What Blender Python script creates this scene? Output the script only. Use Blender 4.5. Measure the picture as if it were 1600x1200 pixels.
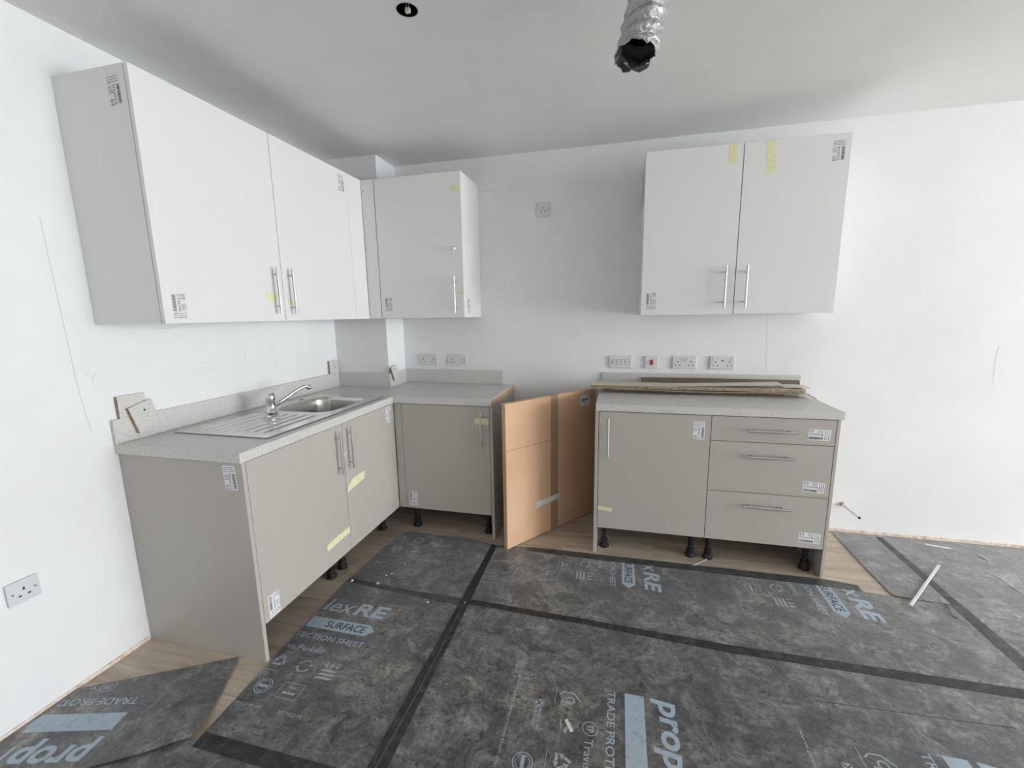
import bpy, bmesh, math, random
from mathutils import Vector, Matrix, noise

for o in list(bpy.data.objects):
    bpy.data.objects.remove(o)
S = bpy.context.scene
C = S.collection
random.seed(7)
PI = math.pi

# ------------------------------------------------------------------ camera
H = 2.4658                      # ceiling height
YAW, PITCH, ROLL, FPX = -0.2437, -0.1711, -0.0151, 674.06
fw = Vector((math.sin(YAW)*math.cos(PITCH), math.cos(YAW)*math.cos(PITCH), math.sin(PITCH)))
rt = Vector((math.cos(YAW), -math.sin(YAW), 0))
up = rt.cross(fw)
r2 = rt*math.cos(ROLL) + up*math.sin(ROLL)
u2 = -rt*math.sin(ROLL) + up*math.cos(ROLL)
cd = bpy.data.cameras.new('camera')
cam = bpy.data.objects.new('camera', cd)
C.objects.link(cam)
M = Matrix((r2, u2, -fw)).transposed().to_4x4()
M.translation = (2.0154, -3.0157, 1.4151)
cam.matrix_world = M
cd.sensor_width = 36.0
cd.lens = 36.0*FPX/1600.0
cd.shift_x = -0.6/1600.0
cd.shift_y = 7.2/1600.0
cd.clip_start = 0.02
S.camera = cam

# ------------------------------------------------------------------ world, daylight, exposure
w = bpy.data.worlds.new('overcast_sky')
S.world = w
w.use_nodes = True
bg = w.node_tree.nodes['Background']
bg.inputs[0].default_value = (0.91, 0.96, 1.0, 1)
bg.inputs[1].default_value = 6.0
S.view_settings.view_transform = 'Standard'
S.view_settings.look = 'None'
S.view_settings.gamma = 1.0
S.view_settings.use_curve_mapping = False
S.view_settings.exposure = 2.03
# windows: openings in the right wall and the rear wall (y0, y1, z0, z1)
RX, RY = 11.0, -4.4
WINR = [(-2.1, -0.4, 0.06, 2.4), (-4.1, -2.35, 0.06, 2.4)]
WINB = []
def portal(name, loc, rot, sx, sy):
    l = bpy.data.lights.new(name, 'AREA')
    l.shape = 'RECTANGLE'; l.size = sx; l.size_y = sy
    l.cycles.is_portal = True
    o = bpy.data.objects.new(name, l)
    o.location = loc; o.rotation_euler = rot
    C.objects.link(o)
for y0, y1, z0, z1 in WINR:
    portal('window_portal', (RX+0.12, (y0+y1)/2, (z0+z1)/2), (0, PI/2, 0), z1-z0, y1-y0)
for x0, x1, z0, z1 in WINB:
    portal('window_portal', ((x0+x1)/2, RY-0.12, (z0+z1)/2), (PI/2, 0, 0), x1-x0, z1-z0)

# ------------------------------------------------------------------ materials
MT = {}
def srgb(r, g, b):
    f = lambda c: (c/255/12.92) if c/255 <= 0.04045 else ((c/255+0.055)/1.055)**2.4
    return (f(r), f(g), f(b), 1)
def mat(name, col, rough=0.6, metal=0.0, spec=0.5):
    m = bpy.data.materials.new(name); m.use_nodes = True
    b = m.node_tree.nodes['Principled BSDF']
    b.inputs['Base Color'].default_value = col if len(col) == 4 else (*col, 1)
    b.inputs['Roughness'].default_value = rough
    b.inputs['Metallic'].default_value = metal
    b.inputs['Specular IOR Level'].default_value = spec
    MT[name] = m
    return m, m.node_tree, b
def N(t, kind, **kw):
    n = t.nodes.new(kind)
    for k, v in kw.items():
        if k in n.inputs: n.inputs[k].default_value = v
        else: setattr(n, k, v)
    return n
def coords(t, scale=(1, 1, 1), rot=(0, 0, 0)):
    tc = N(t, 'ShaderNodeTexCoord'); mp = N(t, 'ShaderNodeMapping')
    g = N(t, 'ShaderNodeNewGeometry')
    mp.inputs['Scale'].default_value = scale
    mp.inputs['Rotation'].default_value = rot
    t.links.new(g.outputs['Position'], mp.inputs['Vector'])
    return mp.outputs['Vector']
def ramp(t, fac, stops):
    r = N(t, 'ShaderNodeValToRGB')
    e = r.color_ramp.elements
    e[0].position, e[0].color = stops[0]
    e[1].position, e[1].color = stops[-1]
    for p, c in stops[1:-1]:
        x = e.new(p); x.color = c
    t.links.new(fac, r.inputs['Fac'])
    return r.outputs['Color']
def mixc(t, fac, a, b, mode='MIX'):
    m = N(t, 'ShaderNodeMix', data_type='RGBA', blend_type=mode)
    for s, v in ((m.inputs[0], fac), (m.inputs[6], a), (m.inputs[7], b)):
        if isinstance(v, (int, float)): s.default_value = v
        elif isinstance(v, tuple): s.default_value = v
        else: t.links.new(v, s)
    return m.outputs[2]
def bump(t, b, h, strength, dist=0.01):
    n = N(t, 'ShaderNodeBump')
    n.inputs['Strength'].default_value = strength; n.inputs['Distance'].default_value = dist
    t.links.new(h, n.inputs['Height']); t.links.new(n.outputs['Normal'], b.inputs['Normal'])

def painted(name, col, rough=0.75):
    m, t, b = mat(name, col, rough, spec=0.3)
    v = coords(t)
    n = N(t, 'ShaderNodeTexNoise', Scale=1.7, Detail=4.0, Roughness=0.6); t.links.new(v, n.inputs['Vector'])
    c2 = tuple(x*0.95 for x in col[:3])+(1,)
    t.links.new(ramp(t, n.outputs['Fac'], [(0.35, c2), (0.65, col)]), b.inputs['Base Color'])
    f = N(t, 'ShaderNodeTexNoise', Scale=160.0, Detail=3.0); t.links.new(v, f.inputs['Vector'])
    bump(t, b, f.outputs['Fac'], 0.12, 0.002)
painted('wall_paint', (0.88, 0.882, 0.885, 1))
painted('ceiling_paint', (0.90, 0.90, 0.895, 1), 0.85)
mat('white_laminate', (0.81, 0.81, 0.80), 0.5)
mat('white_carcass', (0.80, 0.80, 0.79), 0.5)
m, t, b = mat('taupe_laminate', (0.50, 0.466, 0.425), 0.36)
v = coords(t); n = N(t, 'ShaderNodeTexNoise', Scale=260.0, Detail=2.0); t.links.new(v, n.inputs['Vector'])
bump(t, b, n.outputs['Fac'], 0.06, 0.001)
m, t, b = mat('worktop_laminate', (0.55, 0.54, 0.52), 0.38)
v = coords(t)
n1 = N(t, 'ShaderNodeTexVoronoi', Scale=560.0); t.links.new(v, n1.inputs['Vector'])
n2 = N(t, 'ShaderNodeTexNoise', Scale=380.0, Detail=3.0, Roughness=0.7); t.links.new(v, n2.inputs['Vector'])
sep = N(t, 'ShaderNodeSeparateColor'); t.links.new(n1.outputs['Color'], sep.inputs[0])
ca = ramp(t, n2.outputs['Fac'], [(0.30, (0.42, 0.405, 0.38, 1)), (0.42, (0.66, 0.645, 0.615, 1)), (0.60, (0.70, 0.69, 0.665, 1)), (0.70, (0.86, 0.85, 0.83, 1))])
cb = ramp(t, sep.outputs[0], [(0.0, (0.34, 0.32, 0.30, 1)), (0.05, (0.5, 0.48, 0.46, 1)), (0.08, (1, 1, 1, 1)), (1.0, (1, 1, 1, 1))])
t.links.new(mixc(t, 1.0, ca, cb, 'MULTIPLY'), b.inputs['Base Color'])
m, t, b = mat('chipboard', (0.5, 0.36, 0.22), 0.85)
v = coords(t, (1, 1, 1))
n1 = N(t, 'ShaderNodeTexVoronoi', Scale=260.0); t.links.new(v, n1.inputs['Vector'])
sep = N(t, 'ShaderNodeSeparateColor'); t.links.new(n1.outputs['Color'], sep.inputs[0])
t.links.new(ramp(t, sep.outputs[0], [(0.0, srgb(92, 72, 56)), (0.35, srgb(150, 122, 96)), (1.0, srgb(204, 178, 148))]), b.inputs['Base Color'])
m, t, b = mat('raw_tan_edge', (0.6, 0.45, 0.3), 0.8)
v = coords(t); n1 = N(t, 'ShaderNodeTexNoise', Scale=120.0, Detail=4.0); t.links.new(v, n1.inputs['Vector'])
t.links.new(ramp(t, n1.outputs['Fac'], [(0.3, srgb(176, 146, 112)), (0.7, srgb(224, 198, 164))]), b.inputs['Base Color'])
mat('brushed_steel', (0.56, 0.55, 0.535), 0.34, 1.0)
mat('chrome', (0.72, 0.73, 0.74), 0.07, 1.0)
m, t, b = mat('sink_steel', (0.60, 0.59, 0.57), 0.20, 1.0)
v = coords(t, (60, 700, 60)); n1 = N(t, 'ShaderNodeTexNoise', Scale=1.0, Detail=2.0); t.links.new(v, n1.inputs['Vector'])
bump(t, b, n1.outputs['Fac'], 0.05, 0.001)
mat('black_plastic', (0.012, 0.012, 0.013), 0.4)
mat('void_black', (0.004, 0.004, 0.004), 0.9, spec=0.0)
mat('socket_plastic', (0.72, 0.725, 0.745), 0.35)
mat('socket_hole', (0.02, 0.02, 0.022), 0.7)
mat('switch_red', (0.42, 0.02, 0.02), 0.35)
mat('screw_metal', (0.35, 0.34, 0.33), 0.35, 1.0)
mat('sticker_white', (0.83, 0.84, 0.86), 0.5)
mat('sticker_clear', (0.76, 0.76, 0.755), 0.4)
mat('ink', (0.03, 0.03, 0.035), 0.6)
mat('ink_grey', (0.22, 0.22, 0.23), 0.6)
m, t, b = mat('masking_tape', srgb(231, 228, 172), 0.7)
v = coords(t); n1 = N(t, 'ShaderNodeTexNoise', Scale=70.0, Detail=4.0); t.links.new(v, n1.inputs['Vector'])
t.links.new(ramp(t, n1.outputs['Fac'], [(0.3, srgb(226, 221, 172)), (0.7, srgb(238, 236, 202))]), b.inputs['Base Color'])
bump(t, b, n1.outputs['Fac'], 0.3, 0.001)
m, t, b = mat('cardboard', srgb(204, 158, 116), 0.85)
v = coords(t, (1, 1, 1)); n1 = N(t, 'ShaderNodeTexNoise', Scale=4.0, Detail=4.0); t.links.new(v, n1.inputs['Vector'])
t.links.new(ramp(t, n1.outputs['Fac'], [(0.3, srgb(214, 173, 138)), (0.7, srgb(222, 184, 150))]), b.inputs['Base Color'])
bump(t, b, n1.outputs['Fac'], 0.15, 0.002)
mat('cardboard_crease', srgb(150, 110, 78), 0.9)
mat('parcel_tape', srgb(172, 142, 112), 0.25)
mat('white_tape', (0.75, 0.76, 0.78), 0.5)
m, t, b = mat('oak_plank', (0.4, 0.33, 0.25), 0.42)
v = coords(t, (1.2, 14, 14)); oi = N(t, 'ShaderNodeObjectInfo')
ad = N(t, 'ShaderNodeVectorMath', operation='ADD'); sc = N(t, 'ShaderNodeVectorMath', operation='SCALE')
cmb = N(t, 'ShaderNodeCombineXYZ'); t.links.new(oi.outputs['Random'], cmb.inputs[0]); t.links.new(oi.outputs['Random'], cmb.inputs[1])
t.links.new(cmb.outputs[0], sc.inputs[0]); sc.inputs['Scale'].default_value = 37.0
t.links.new(v, ad.inputs[0]); t.links.new(sc.outputs[0], ad.inputs[1])
n1 = N(t, 'ShaderNodeTexNoise', Scale=1.6, Detail=8.0, Roughness=0.65, Distortion=0.6); t.links.new(ad.outputs[0], n1.inputs['Vector'])
gr = ramp(t, n1.outputs['Fac'], [(0.28, srgb(160, 145, 128)), (0.5, srgb(190, 176, 158)), (0.72, srgb(210, 198, 182))])
pv = ramp(t, oi.outputs['Random'], [(0.0, (0.86, 0.85, 0.84, 1)), (1.0, (1.06, 1.05, 1.03, 1))])
t.links.new(mixc(t, 1.0, gr, pv, 'MULTIPLY'), b.inputs['Base Color'])
bump(t, b, n1.outputs['Fac'], 0.08, 0.002)
m, t, b = mat('subfloor', srgb(120, 105, 88), 0.8)
m, t, b = mat('bare_plaster', srgb(226, 196, 172), 0.85)
v = coords(t); n1 = N(t, 'ShaderNodeTexNoise', Scale=28.0, Detail=5.0, Roughness=0.7); t.links.new(v, n1.inputs['Vector'])
t.links.new(ramp(t, n1.outputs['Fac'], [(0.32, srgb(190, 156, 128)), (0.46, srgb(228, 206, 188)), (0.62, srgb(240, 232, 224))]), b.inputs['Base Color'])

# black corrugated protection sheet: site dust, scuffs and trodden-in dark spots
m, t, b = mat('protection_sheet', (0.05, 0.05, 0.052), 0.5)
v = coords(t)
def tn(sc, de, ro, di=0.0, vec=None):
    n = N(t, 'ShaderNodeTexNoise', Scale=sc, Detail=de, Roughness=ro, Distortion=di); t.links.new(vec or v, n.inputs['Vector'])
    return n.outputs['Fac']
big = tn(1.5, 4.0, 0.6, 0.5); med = tn(9.0, 10.0, 0.74, 0.9); fin = tn(85.0, 5.0, 0.75)
spk = tn(48.0, 4.0, 0.6, 0.4); blt = tn(13.0, 4.0, 0.6, 0.5); brn = tn(2.6, 5.0, 0.6, 0.3, coords(t, (1, 1, 1), (0, 0, 1.1)))
stk = tn(1.0, 4.0, 0.6, 0.0, coords(t, (5, 55, 1), (0, 0, 0.45)))
c1 = ramp(t, med, [(0.34, (0.026, 0.027, 0.030, 1)), (0.48, (0.090, 0.090, 0.092, 1)), (0.66, (0.27, 0.268, 0.262, 1))])
c2 = ramp(t, big, [(0.36, (0.62, 0.64, 0.67, 1)), (0.64, (1.2, 1.2, 1.18, 1))])
c3 = ramp(t, fin, [(0.34, (0.55, 0.55, 0.55, 1)), (0.62, (1.25, 1.25, 1.25, 1))])
c4 = ramp(t, blt, [(0.33, (0.22, 0.22, 0.23, 1)), (0.40, (1, 1, 1, 1))])
c5 = ramp(t, stk, [(0.38, (0.8, 0.8, 0.8, 1)), (0.66, (1.16, 1.16, 1.15, 1))])
c6 = ramp(t, spk, [(0.35, (0.28, 0.28, 0.29, 1)), (0.42, (1, 1, 1, 1))])
c7 = ramp(t, brn, [(0.48, (1, 1, 1.02, 1)), (0.66, (1.16, 1.05, 0.90, 1))])
x = c1
for c_ in (c2, c3, c4, c5, c6, c7): x = mixc(t, 1.0, x, c_, 'MULTIPLY')
t.links.new(x, b.inputs['Base Color'])
t.links.new(ramp(t, med, [(0.3, (0.33, 0.33, 0.33, 1)), (0.7, (0.52, 0.52, 0.52, 1))]), b.inputs['Roughness'])
b.inputs['Sheen Weight'].default_value = 0.6
b.inputs['Sheen Roughness'].default_value = 0.45
bump(t, b, fin, 0.12, 0.003)
m, t, b = mat('black_tape', (0.02, 0.02, 0.021), 0.45)
v = coords(t); n1 = N(t, 'ShaderNodeTexNoise', Scale=24.0, Detail=7.0, Roughness=0.7); t.links.new(v, n1.inputs['Vector'])
t.links.new(ramp(t, n1.outputs['Fac'], [(0.4, (0.014, 0.014, 0.015, 1)), (0.55, (0.034, 0.034, 0.035, 1)), (0.72, (0.11, 0.11, 0.11, 1))]), b.inputs['Base Color'])
m, t, b = mat('dusty_tape', (0.05, 0.05, 0.05), 0.5)
v = coords(t); n1 = N(t, 'ShaderNodeTexNoise', Scale=16.0, Detail=8.0, Roughness=0.75); t.links.new(v, n1.inputs['Vector'])
t.links.new(ramp(t, n1.outputs['Fac'], [(0.36, (0.030, 0.030, 0.031, 1)), (0.64, (0.115, 0.115, 0.113, 1))]), b.inputs['Base Color'])
for nm_, lo_, hi_ in (('sheet_print', srgb(140, 154, 166), srgb(170, 185, 198)), ('sheet_print_faint', srgb(96, 102, 108), srgb(168, 178, 186))):
    m, t, b = mat(nm_, hi_, 0.5)
    v = coords(t); n1 = N(t, 'ShaderNodeTexNoise', Scale=34.0, Detail=7.0, Roughness=0.75); t.links.new(v, n1.inputs['Vector'])
    t.links.new(ramp(t, n1.outputs['Fac'], [(0.34, lo_), (0.46, hi_), (0.7, hi_)]), b.inputs['Base Color'])
mat('sheet_lettering', (0.045, 0.05, 0.055), 0.5)
mat('duct_inner_shade', (0.045, 0.045, 0.048), 0.6)  # shade inside the hose, painted as a dark colour on its inner faces
m, t, b = mat('duct_foil', (0.42, 0.42, 0.43), 0.40, 0.35)
v = coords(t); n1 = N(t, 'ShaderNodeTexNoise', Scale=55.0, Detail=4.0, Distortion=1.0); t.links.new(v, n1.inputs['Vector'])
bump(t, b, n1.outputs['Fac'], 0.7, 0.008)
mat('pencil', (0.66, 0.66, 0.67), 0.9, spec=0.1)
mat('plaster_crumb', (0.8, 0.79, 0.77), 0.9)
mat('dust', (0.35, 0.345, 0.335), 0.9)
mat('connector_cream', (0.72, 0.68, 0.56), 0.5)
mat('plastic_strip', (0.72, 0.71, 0.69), 0.4)
mat('brown_laminate', srgb(112, 98, 90), 0.5)
mat('cream_laminate', srgb(214, 206, 190), 0.5)
mat('copper', (0.55, 0.27, 0.18), 0.4, 0.8)
mat('film', (0.55, 0.55, 0.56), 0.3)

# ------------------------------------------------------------------ builders
WO = {}                                   # world origin of every object
def tag(o, label=None, cat=None, group=None, kind=None):
    if label: o['label'] = label
    if cat: o['category'] = cat
    if group: o['group'] = group
    if kind: o['kind'] = kind
    return o
def empty(name, loc, label, cat, group=None):
    o = bpy.data.objects.new(name, None); C.objects.link(o)
    o.empty_display_size = 0.1
    o.location = loc; WO[o.name] = Vector(loc)
    return tag(o, label, cat, group)
def obj(name, vf, mats, parent=None, fm=None, smooth=False, origin=None):
    vs, fs = vf[0], vf[1]
    if len(vf) > 2 and fm is None: fm = vf[2]
    if origin is None:
        lo = [min(v[i] for v in vs) for i in range(3)]; hi = [max(v[i] for v in vs) for i in range(3)]
        origin = ((lo[0]+hi[0])/2, (lo[1]+hi[1])/2, lo[2])
    og = Vector(origin)
    me = bpy.data.meshes.new(name)
    me.from_pydata([Vector(v)-og for v in vs], [], fs)
    for mm in ([mats] if isinstance(mats, str) else mats): me.materials.append(MT[mm])
    if fm: me.polygons.foreach_set('material_index', fm)
    if smooth:
        me.polygons.foreach_set('use_smooth', [True]*len(me.polygons))
    me.update()
    o = bpy.data.objects.new(name, me); C.objects.link(o)
    WO[o.name] = og
    if parent:
        o.parent = parent; o.location = og - WO[parent.name]
    else: o.location = og
    return o
def join(*vfs):
    V, F, Q = [], [], []
    for i, vf in enumerate(vfs):
        k = len(V); V += [tuple(v) for v in vf[0]]
        F += [tuple(a+k for a in f) for f in vf[1]]
        Q += list(vf[2]) if len(vf) > 2 else [0]*len(vf[1])
    return V, F, Q
def withmat(vf, i): return vf[0], vf[1], [i]*len(vf[1])
def box(x0, x1, y0, y1, z0, z1):
    x0, x1 = sorted((x0, x1)); y0, y1 = sorted((y0, y1)); z0, z1 = sorted((z0, z1))
    v = [(x, y, z) for z in (z0, z1) for y in (y0, y1) for x in (x0, x1)]
    return v, [(0, 2, 3, 1), (4, 5, 7, 6), (0, 1, 5, 4), (2, 6, 7, 3), (0, 4, 6, 2), (1, 3, 7, 5)]
def bbox(x0, x1, y0, y1, z0, z1, r=0.0015, seg=1):
    bm = bmesh.new()
    v, f = box(x0, x1, y0, y1, z0, z1)
    bv = [bm.verts.new(a) for a in v]
    for q in f: bm.faces.new([bv[i] for i in q])
    bmesh.ops.bevel(bm, geom=list(bm.edges), offset=r, segments=seg, affect='EDGES', profile=0.5)
    bm.verts.index_update()
    out = ([tuple(a.co) for a in bm.verts], [tuple(a.index for a in q.verts) for q in bm.faces])
    bm.free(); return out
def tube(pts, r, n=12, cap=True):
    pts = [Vector(p) for p in pts]; rs = r if isinstance(r, (list, tuple)) else [r]*len(pts)
    V, F = [], []
    pn = None
    for i, p in enumerate(pts):
        d = (pts[min(i+1, len(pts)-1)] - pts[max(i-1, 0)]).normalized()
        if pn is None: pn = d.orthogonal().normalized()
        a = (pn - d*pn.dot(d)).normalized(); pn = a; b_ = d.cross(a)
        for k in range(n):
            th = 2*PI*k/n
            V.append(tuple(p + (a*math.cos(th)+b_*math.sin(th))*rs[i]))
    for i in range(len(pts)-1):
        for k in range(n):
            F.append((i*n+k, i*n+(k+1) % n, (i+1)*n+(k+1) % n, (i+1)*n+k))
    if cap:
        F.append(tuple(range(n-1, -1, -1))); F.append(tuple((len(pts)-1)*n+k for k in range(n)))
    return V, F
def prism(poly, z0, z1):
    n = len(poly)
    V = [(x, y, z0) for x, y in poly]+[(x, y, z1) for x, y in poly]
    F = [tuple(range(n-1, -1, -1)), tuple(range(n, 2*n))]+[(i, (i+1) % n, n+(i+1) % n, n+i) for i in range(n)]
    return V, F
def place(vf, o, ex, ey, ez):
    o, ex, ey, ez = Vector(o), Vector(ex), Vector(ey), Vector(ez)
    return ([tuple(o+ex*v[0]+ey*v[1]+ez*v[2]) for v in vf[0]],)+tuple(vf[1:])
X, Y, Z = Vector((1, 0, 0)), Vector((0, 1, 0)), Vector((0, 0, 1))
FR = {'x': (Y, Z, X),        # a face looking along +x: right is +y, up is z
      '-y': (X, Z, -Y)}      # a face looking along -y: right is +x, up is z

# ------------------------------------------------------------------ room shell
T = 0.15
PX, PY = 0.4181, -0.248     # corner boxing
fl = tag(obj('floor', box(0, RX, RY, 0, -0.08, -0.012), 'subfloor'), kind='structure')
pw, pl_ = 0.19, 1.22
row = 0
y = 0.0
proto = None
while y > RY+0.01:
    y1 = max(y-pw, RY)
    xs = -((row*0.47+0.19) % 1.0)*pl_
    # the joint near x = 2.245 in the third row down from the wall
    if row == 2: xs = 2.245-2*pl_
    while xs < RX:
        a, b_ = max(xs, 0.0), min(xs+pl_, RX)
        if b_-a > 0.03:
            if proto is None or abs((b_-a)-pl_) > 1e-4 or abs((y-y1)-pw) > 1e-4:
                q = obj('plank', bbox(a+0.0004, b_-0.0004, y1+0.0004, y-0.0004, -0.012, 0, 0.0007), 'oak_plank', fl)
                if abs((b_-a)-pl_) < 1e-4 and abs((y-y1)-pw) < 1e-4: proto = q
            else:
                q = proto.copy(); C.objects.link(q); q.parent = fl
                q.location = Vector(((a+b_)/2, (y+y1)/2, -0.012)) - WO[fl.name]
        xs += pl_
    y = y1; row += 1

def holed_plate(x0, x1, y0, y1, loop, z, flip=False):
    """flat rectangle with a hole: loop is a closed list of (x, y) running counter-clockwise"""
    cx = sum(p[0] for p in loop)/len(loop); cy = sum(p[1] for p in loop)/len(loop)
    V, F = [], []
    corners = [(x0, y0), (x1, y0), (x1, y1), (x0, y1)]
    n = len(loop)
    for px, py in loop:
        dx, dy = px-cx, py-cy
        ts = []
        if dx > 1e-9: ts.append((x1-cx)/dx)
        if dx < -1e-9: ts.append((x0-cx)/dx)
        if dy > 1e-9: ts.append((y1-cy)/dy)
        if dy < -1e-9: ts.append((y0-cy)/dy)
        t_ = min(ts)
        V.append((px, py, z)); V.append((cx+dx*t_, cy+dy*t_, z))
    ci = []
    for i in range(n):
        j = (i+1) % n
        a, b2 = V[2*i+1], V[2*j+1]
        f = [2*i, 2*i+1, 2*j+1, 2*j]
        onx = lambda p: abs(p[0]-x0) < 1e-6 or abs(p[0]-x1) < 1e-6
        if abs(a[0]-b2[0]) > 1e-6 and abs(a[1]-b2[1]) > 1e-6:      # passes a corner of the rectangle
            c = min(corners, key=lambda q: abs(q[0]-(a[0] if onx(a) else b2[0]))+abs(q[1]-(b2[1] if onx(a) else a[1])))
            V.append((c[0], c[1], z)); f = [2*i, 2*i+1, len(V)-1, 2*j+1, 2*j]
        F.append(tuple(reversed(f)) if flip else tuple(f))
    return V, F
def circle(cx, cy, r, n=40): return [(cx+r*math.cos(2*PI*k/n+0.01), cy+r*math.sin(2*PI*k/n+0.01)) for k in range(n)]
def rrect(x0, x1, y0, y1, r, seg=8):
    P = []
    for cx, cy, a0 in ((x1-r, y0+r, -PI/2), (x1-r, y1-r, 0), (x0+r, y1-r, PI/2), (x0+r, y0+r, PI)):
        for k in range(seg+1):
            a = a0+PI/2*k/seg; P.append((cx+r*math.cos(a), cy+r*math.sin(a)))
    return P

DL = (1.266, -1.441)                                   # downlight cut-out
DU = (2.075, -1.36)                                    # duct spigot
dl_loop = circle(DL[0], DL[1], 0.037)
cparts = [holed_plate(0.6, 1.7, -2.2, -0.7, dl_loop, H, True)]
for x0, x1, y0, y1 in ((0, 0.6, RY, 0), (1.7, RX, RY, 0), (0.6, 1.7, RY, -2.2), (0.6, 1.7, -0.7, 0)):
    cparts.append(([(x0, y0, H), (x0, y1, H), (x1, y1, H), (x1, y0, H)], [(0, 1, 2, 3)]))
cparts.append(box(-T, RX+T, RY-T, T, H+0.13, H+0.2))
tag(obj('ceiling', join(*cparts), 'ceiling_paint'), kind='structure')
tag(obj('wall_left', box(-T, 0, RY-T, T, -0.08, H+0.13), 'wall_paint'), kind='structure')
tag(obj('wall_back', box(0, RX+T, 0, T, -0.08, H+0.13), 'wall_paint'), kind='structure')
tag(obj('wall_corner', box(0, PX, PY, 0, 0, H), 'wall_paint'), kind='structure')
def wall_open(axis, pos, a0, a1, opens):
    B = []
    edges = sorted(opens)
    cur = a0
    for o0, o1, z0, z1 in edges:
        B.append((cur, o0, -0.08, H+0.13)); B.append((o0, o1, -0.08, z0)); B.append((o0, o1, z1, H+0.13)); cur = o1
    B.append((cur, a1, -0.08, H+0.13))
    return join(*[box(pos, pos+T, q[0], q[1], q[2], q[3]) if axis == 'x' else box(q[0], q[1], pos-T, pos, q[2], q[3]) for q in B])
tag(obj('wall_right', wall_open('x', RX, RY, 0, WINR), 'wall_paint'), kind='structure')
tag(obj('wall_rear', wall_open('y', RY, 0, RX+T, WINB), 'wall_paint'), kind='structure')
for i, (a0, a1, z0, z1) in enumerate(WINR+WINB):
    B = []
    for q in ((a0, a0+0.05, z0, z1), (a1-0.05, a1, z0, z1), (a0, a1, z0, z0+0.05), (a0, a1, z1-0.05, z1), ((a0+a1)/2-0.03, (a0+a1)/2+0.03, z0, z1)):
        B.append(box(RX+0.05, RX+0.1, *q) if i < len(WINR) else box(q[0], q[1], RY-0.1, RY-0.05, q[2], q[3]))
    tag(obj('window_%d' % (i+1), join(*B), 'white_carcass'), kind='structure')
tag(obj('baseboard_left', box(0.0005, 0.005, RY+0.01, -1.742, 0.0005, 0.017), 'bare_plaster'), kind='structure')
tag(obj('baseboard_back', join(box(3.13, RX-0.001, -0.006, -0.0005, 0.0005, 0.019)), 'bare_plaster'), kind='structure')
tag(obj('trim_1', box(1.30, 1.88, -0.006, -0.0005, 0.0005, 0.017), 'bare_plaster'), kind='structure')
wl, wb_ = bpy.data.objects['wall_left'], bpy.data.objects['wall_back']

# pencil setting-out marks on the walls
def ribbon(pts, wd, frame, o):
    V, F = [], []
    P = [Vector((p[0], p[1], 0)) for p in pts]
    for i, p in enumerate(P):
        d = (P[min(i+1, len(P)-1)]-P[max(i-1, 0)]).normalized(); nrm = Vector((-d.y, d.x, 0))*wd/2
        V += [tuple(p+nrm), tuple(p-nrm)]
    for i in range(len(P)-1): F.append((2*i, 2*i+1, 2*i+3, 2*i+2))
    return place((V, F), o, *frame)
def mark_left(pts, wd=0.0018): obj('pencil_mark', ribbon(pts, wd, FR['x'], (0.0004, 0, 0)), 'pencil', wl)
def mark_back(pts, wd=0.0015): obj('pencil_mark', ribbon(pts, wd, FR['-y'], (0, -0.0004, 0)), 'pencil', wb_)
mark_left([(-1.846, 1.78), (-1.842, 1.62), (-1.836, 1.42), (-1.83, 1.2), (-1.822, 1.07), (-1.812, 0.985)], 0.0026)
for cx, cz in ((-1.778, 1.19), (-1.30, 1.19), (-1.05, 1.22), (-0.83, 1.15), (-0.6, 1.2)):
    mark_left([(cx-0.018, cz+0.02), (cx, cz), (cx+0.004, cz-0.03)]); mark_left([(cx, cz), (cx+0.02, cz+0.022)])
mark_left([(-1.52, 1.373), (-1.44, 1.375), (-1.36, 1.392), (-1.33, 1.375)], 0.002)
mark_left([(-1.33, 1.18), (-1.27, 1.165), (-1.2, 1.135)], 0.0015)
mark_back([(2.90, 1.39), (2.912, 1.2), (2.924, 1.02)], 0.0025)
mark_back([(1.05, 2.247), (1.10, 2.252), (1.171, 2.243)], 0.003)
mark_back([(0.672, 1.39), (0.668, 1.28), (0.662, 1.125)], 0.002)
mark_back([(4.09, 1.2), (4.086, 1.1), (4.092, 0.98)], 0.003)
for cx, cz, k in ((1.20, 1.60, 0), (1.62, 1.66, 1), (2.02, 1.69, 2), (1.72, 1.27, 1), (1.30, 1.27, 2), (1.98, 1.30, 0), (2.22, 1.28, 2), (2.68, 1.29, 1), (0.98, 1.06, 2), (1.17, 1.51, 0), (0.9, 1.26, 0), (0.6, 1.24, 1)):
    if k == 0:
        mark_back([(cx+0.03*math.cos(a*0.5), cz+0.03*math.sin(a*0.5)) for a in range(12)]); mark_back([(cx-0.004, cz+0.015), (cx, cz-0.015)])
    elif k == 1:
        mark_back([(cx-0.03, cz+0.02), (cx-0.03, cz-0.02)]); mark_back([(cx-0.005, cz+0.015), (cx+0.012, cz+0.02), (cx+0.012, cz), (cx-0.006, cz-0.02), (cx+0.018, cz-0.02)])
    else:
        mark_back([(cx-0.035, cz), (cx-0.02, cz+0.015), (cx-0.01, cz-0.012), (cx+0.005, cz+0.012), (cx+0.02, cz-0.01), (cx+0.04, cz)])

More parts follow.
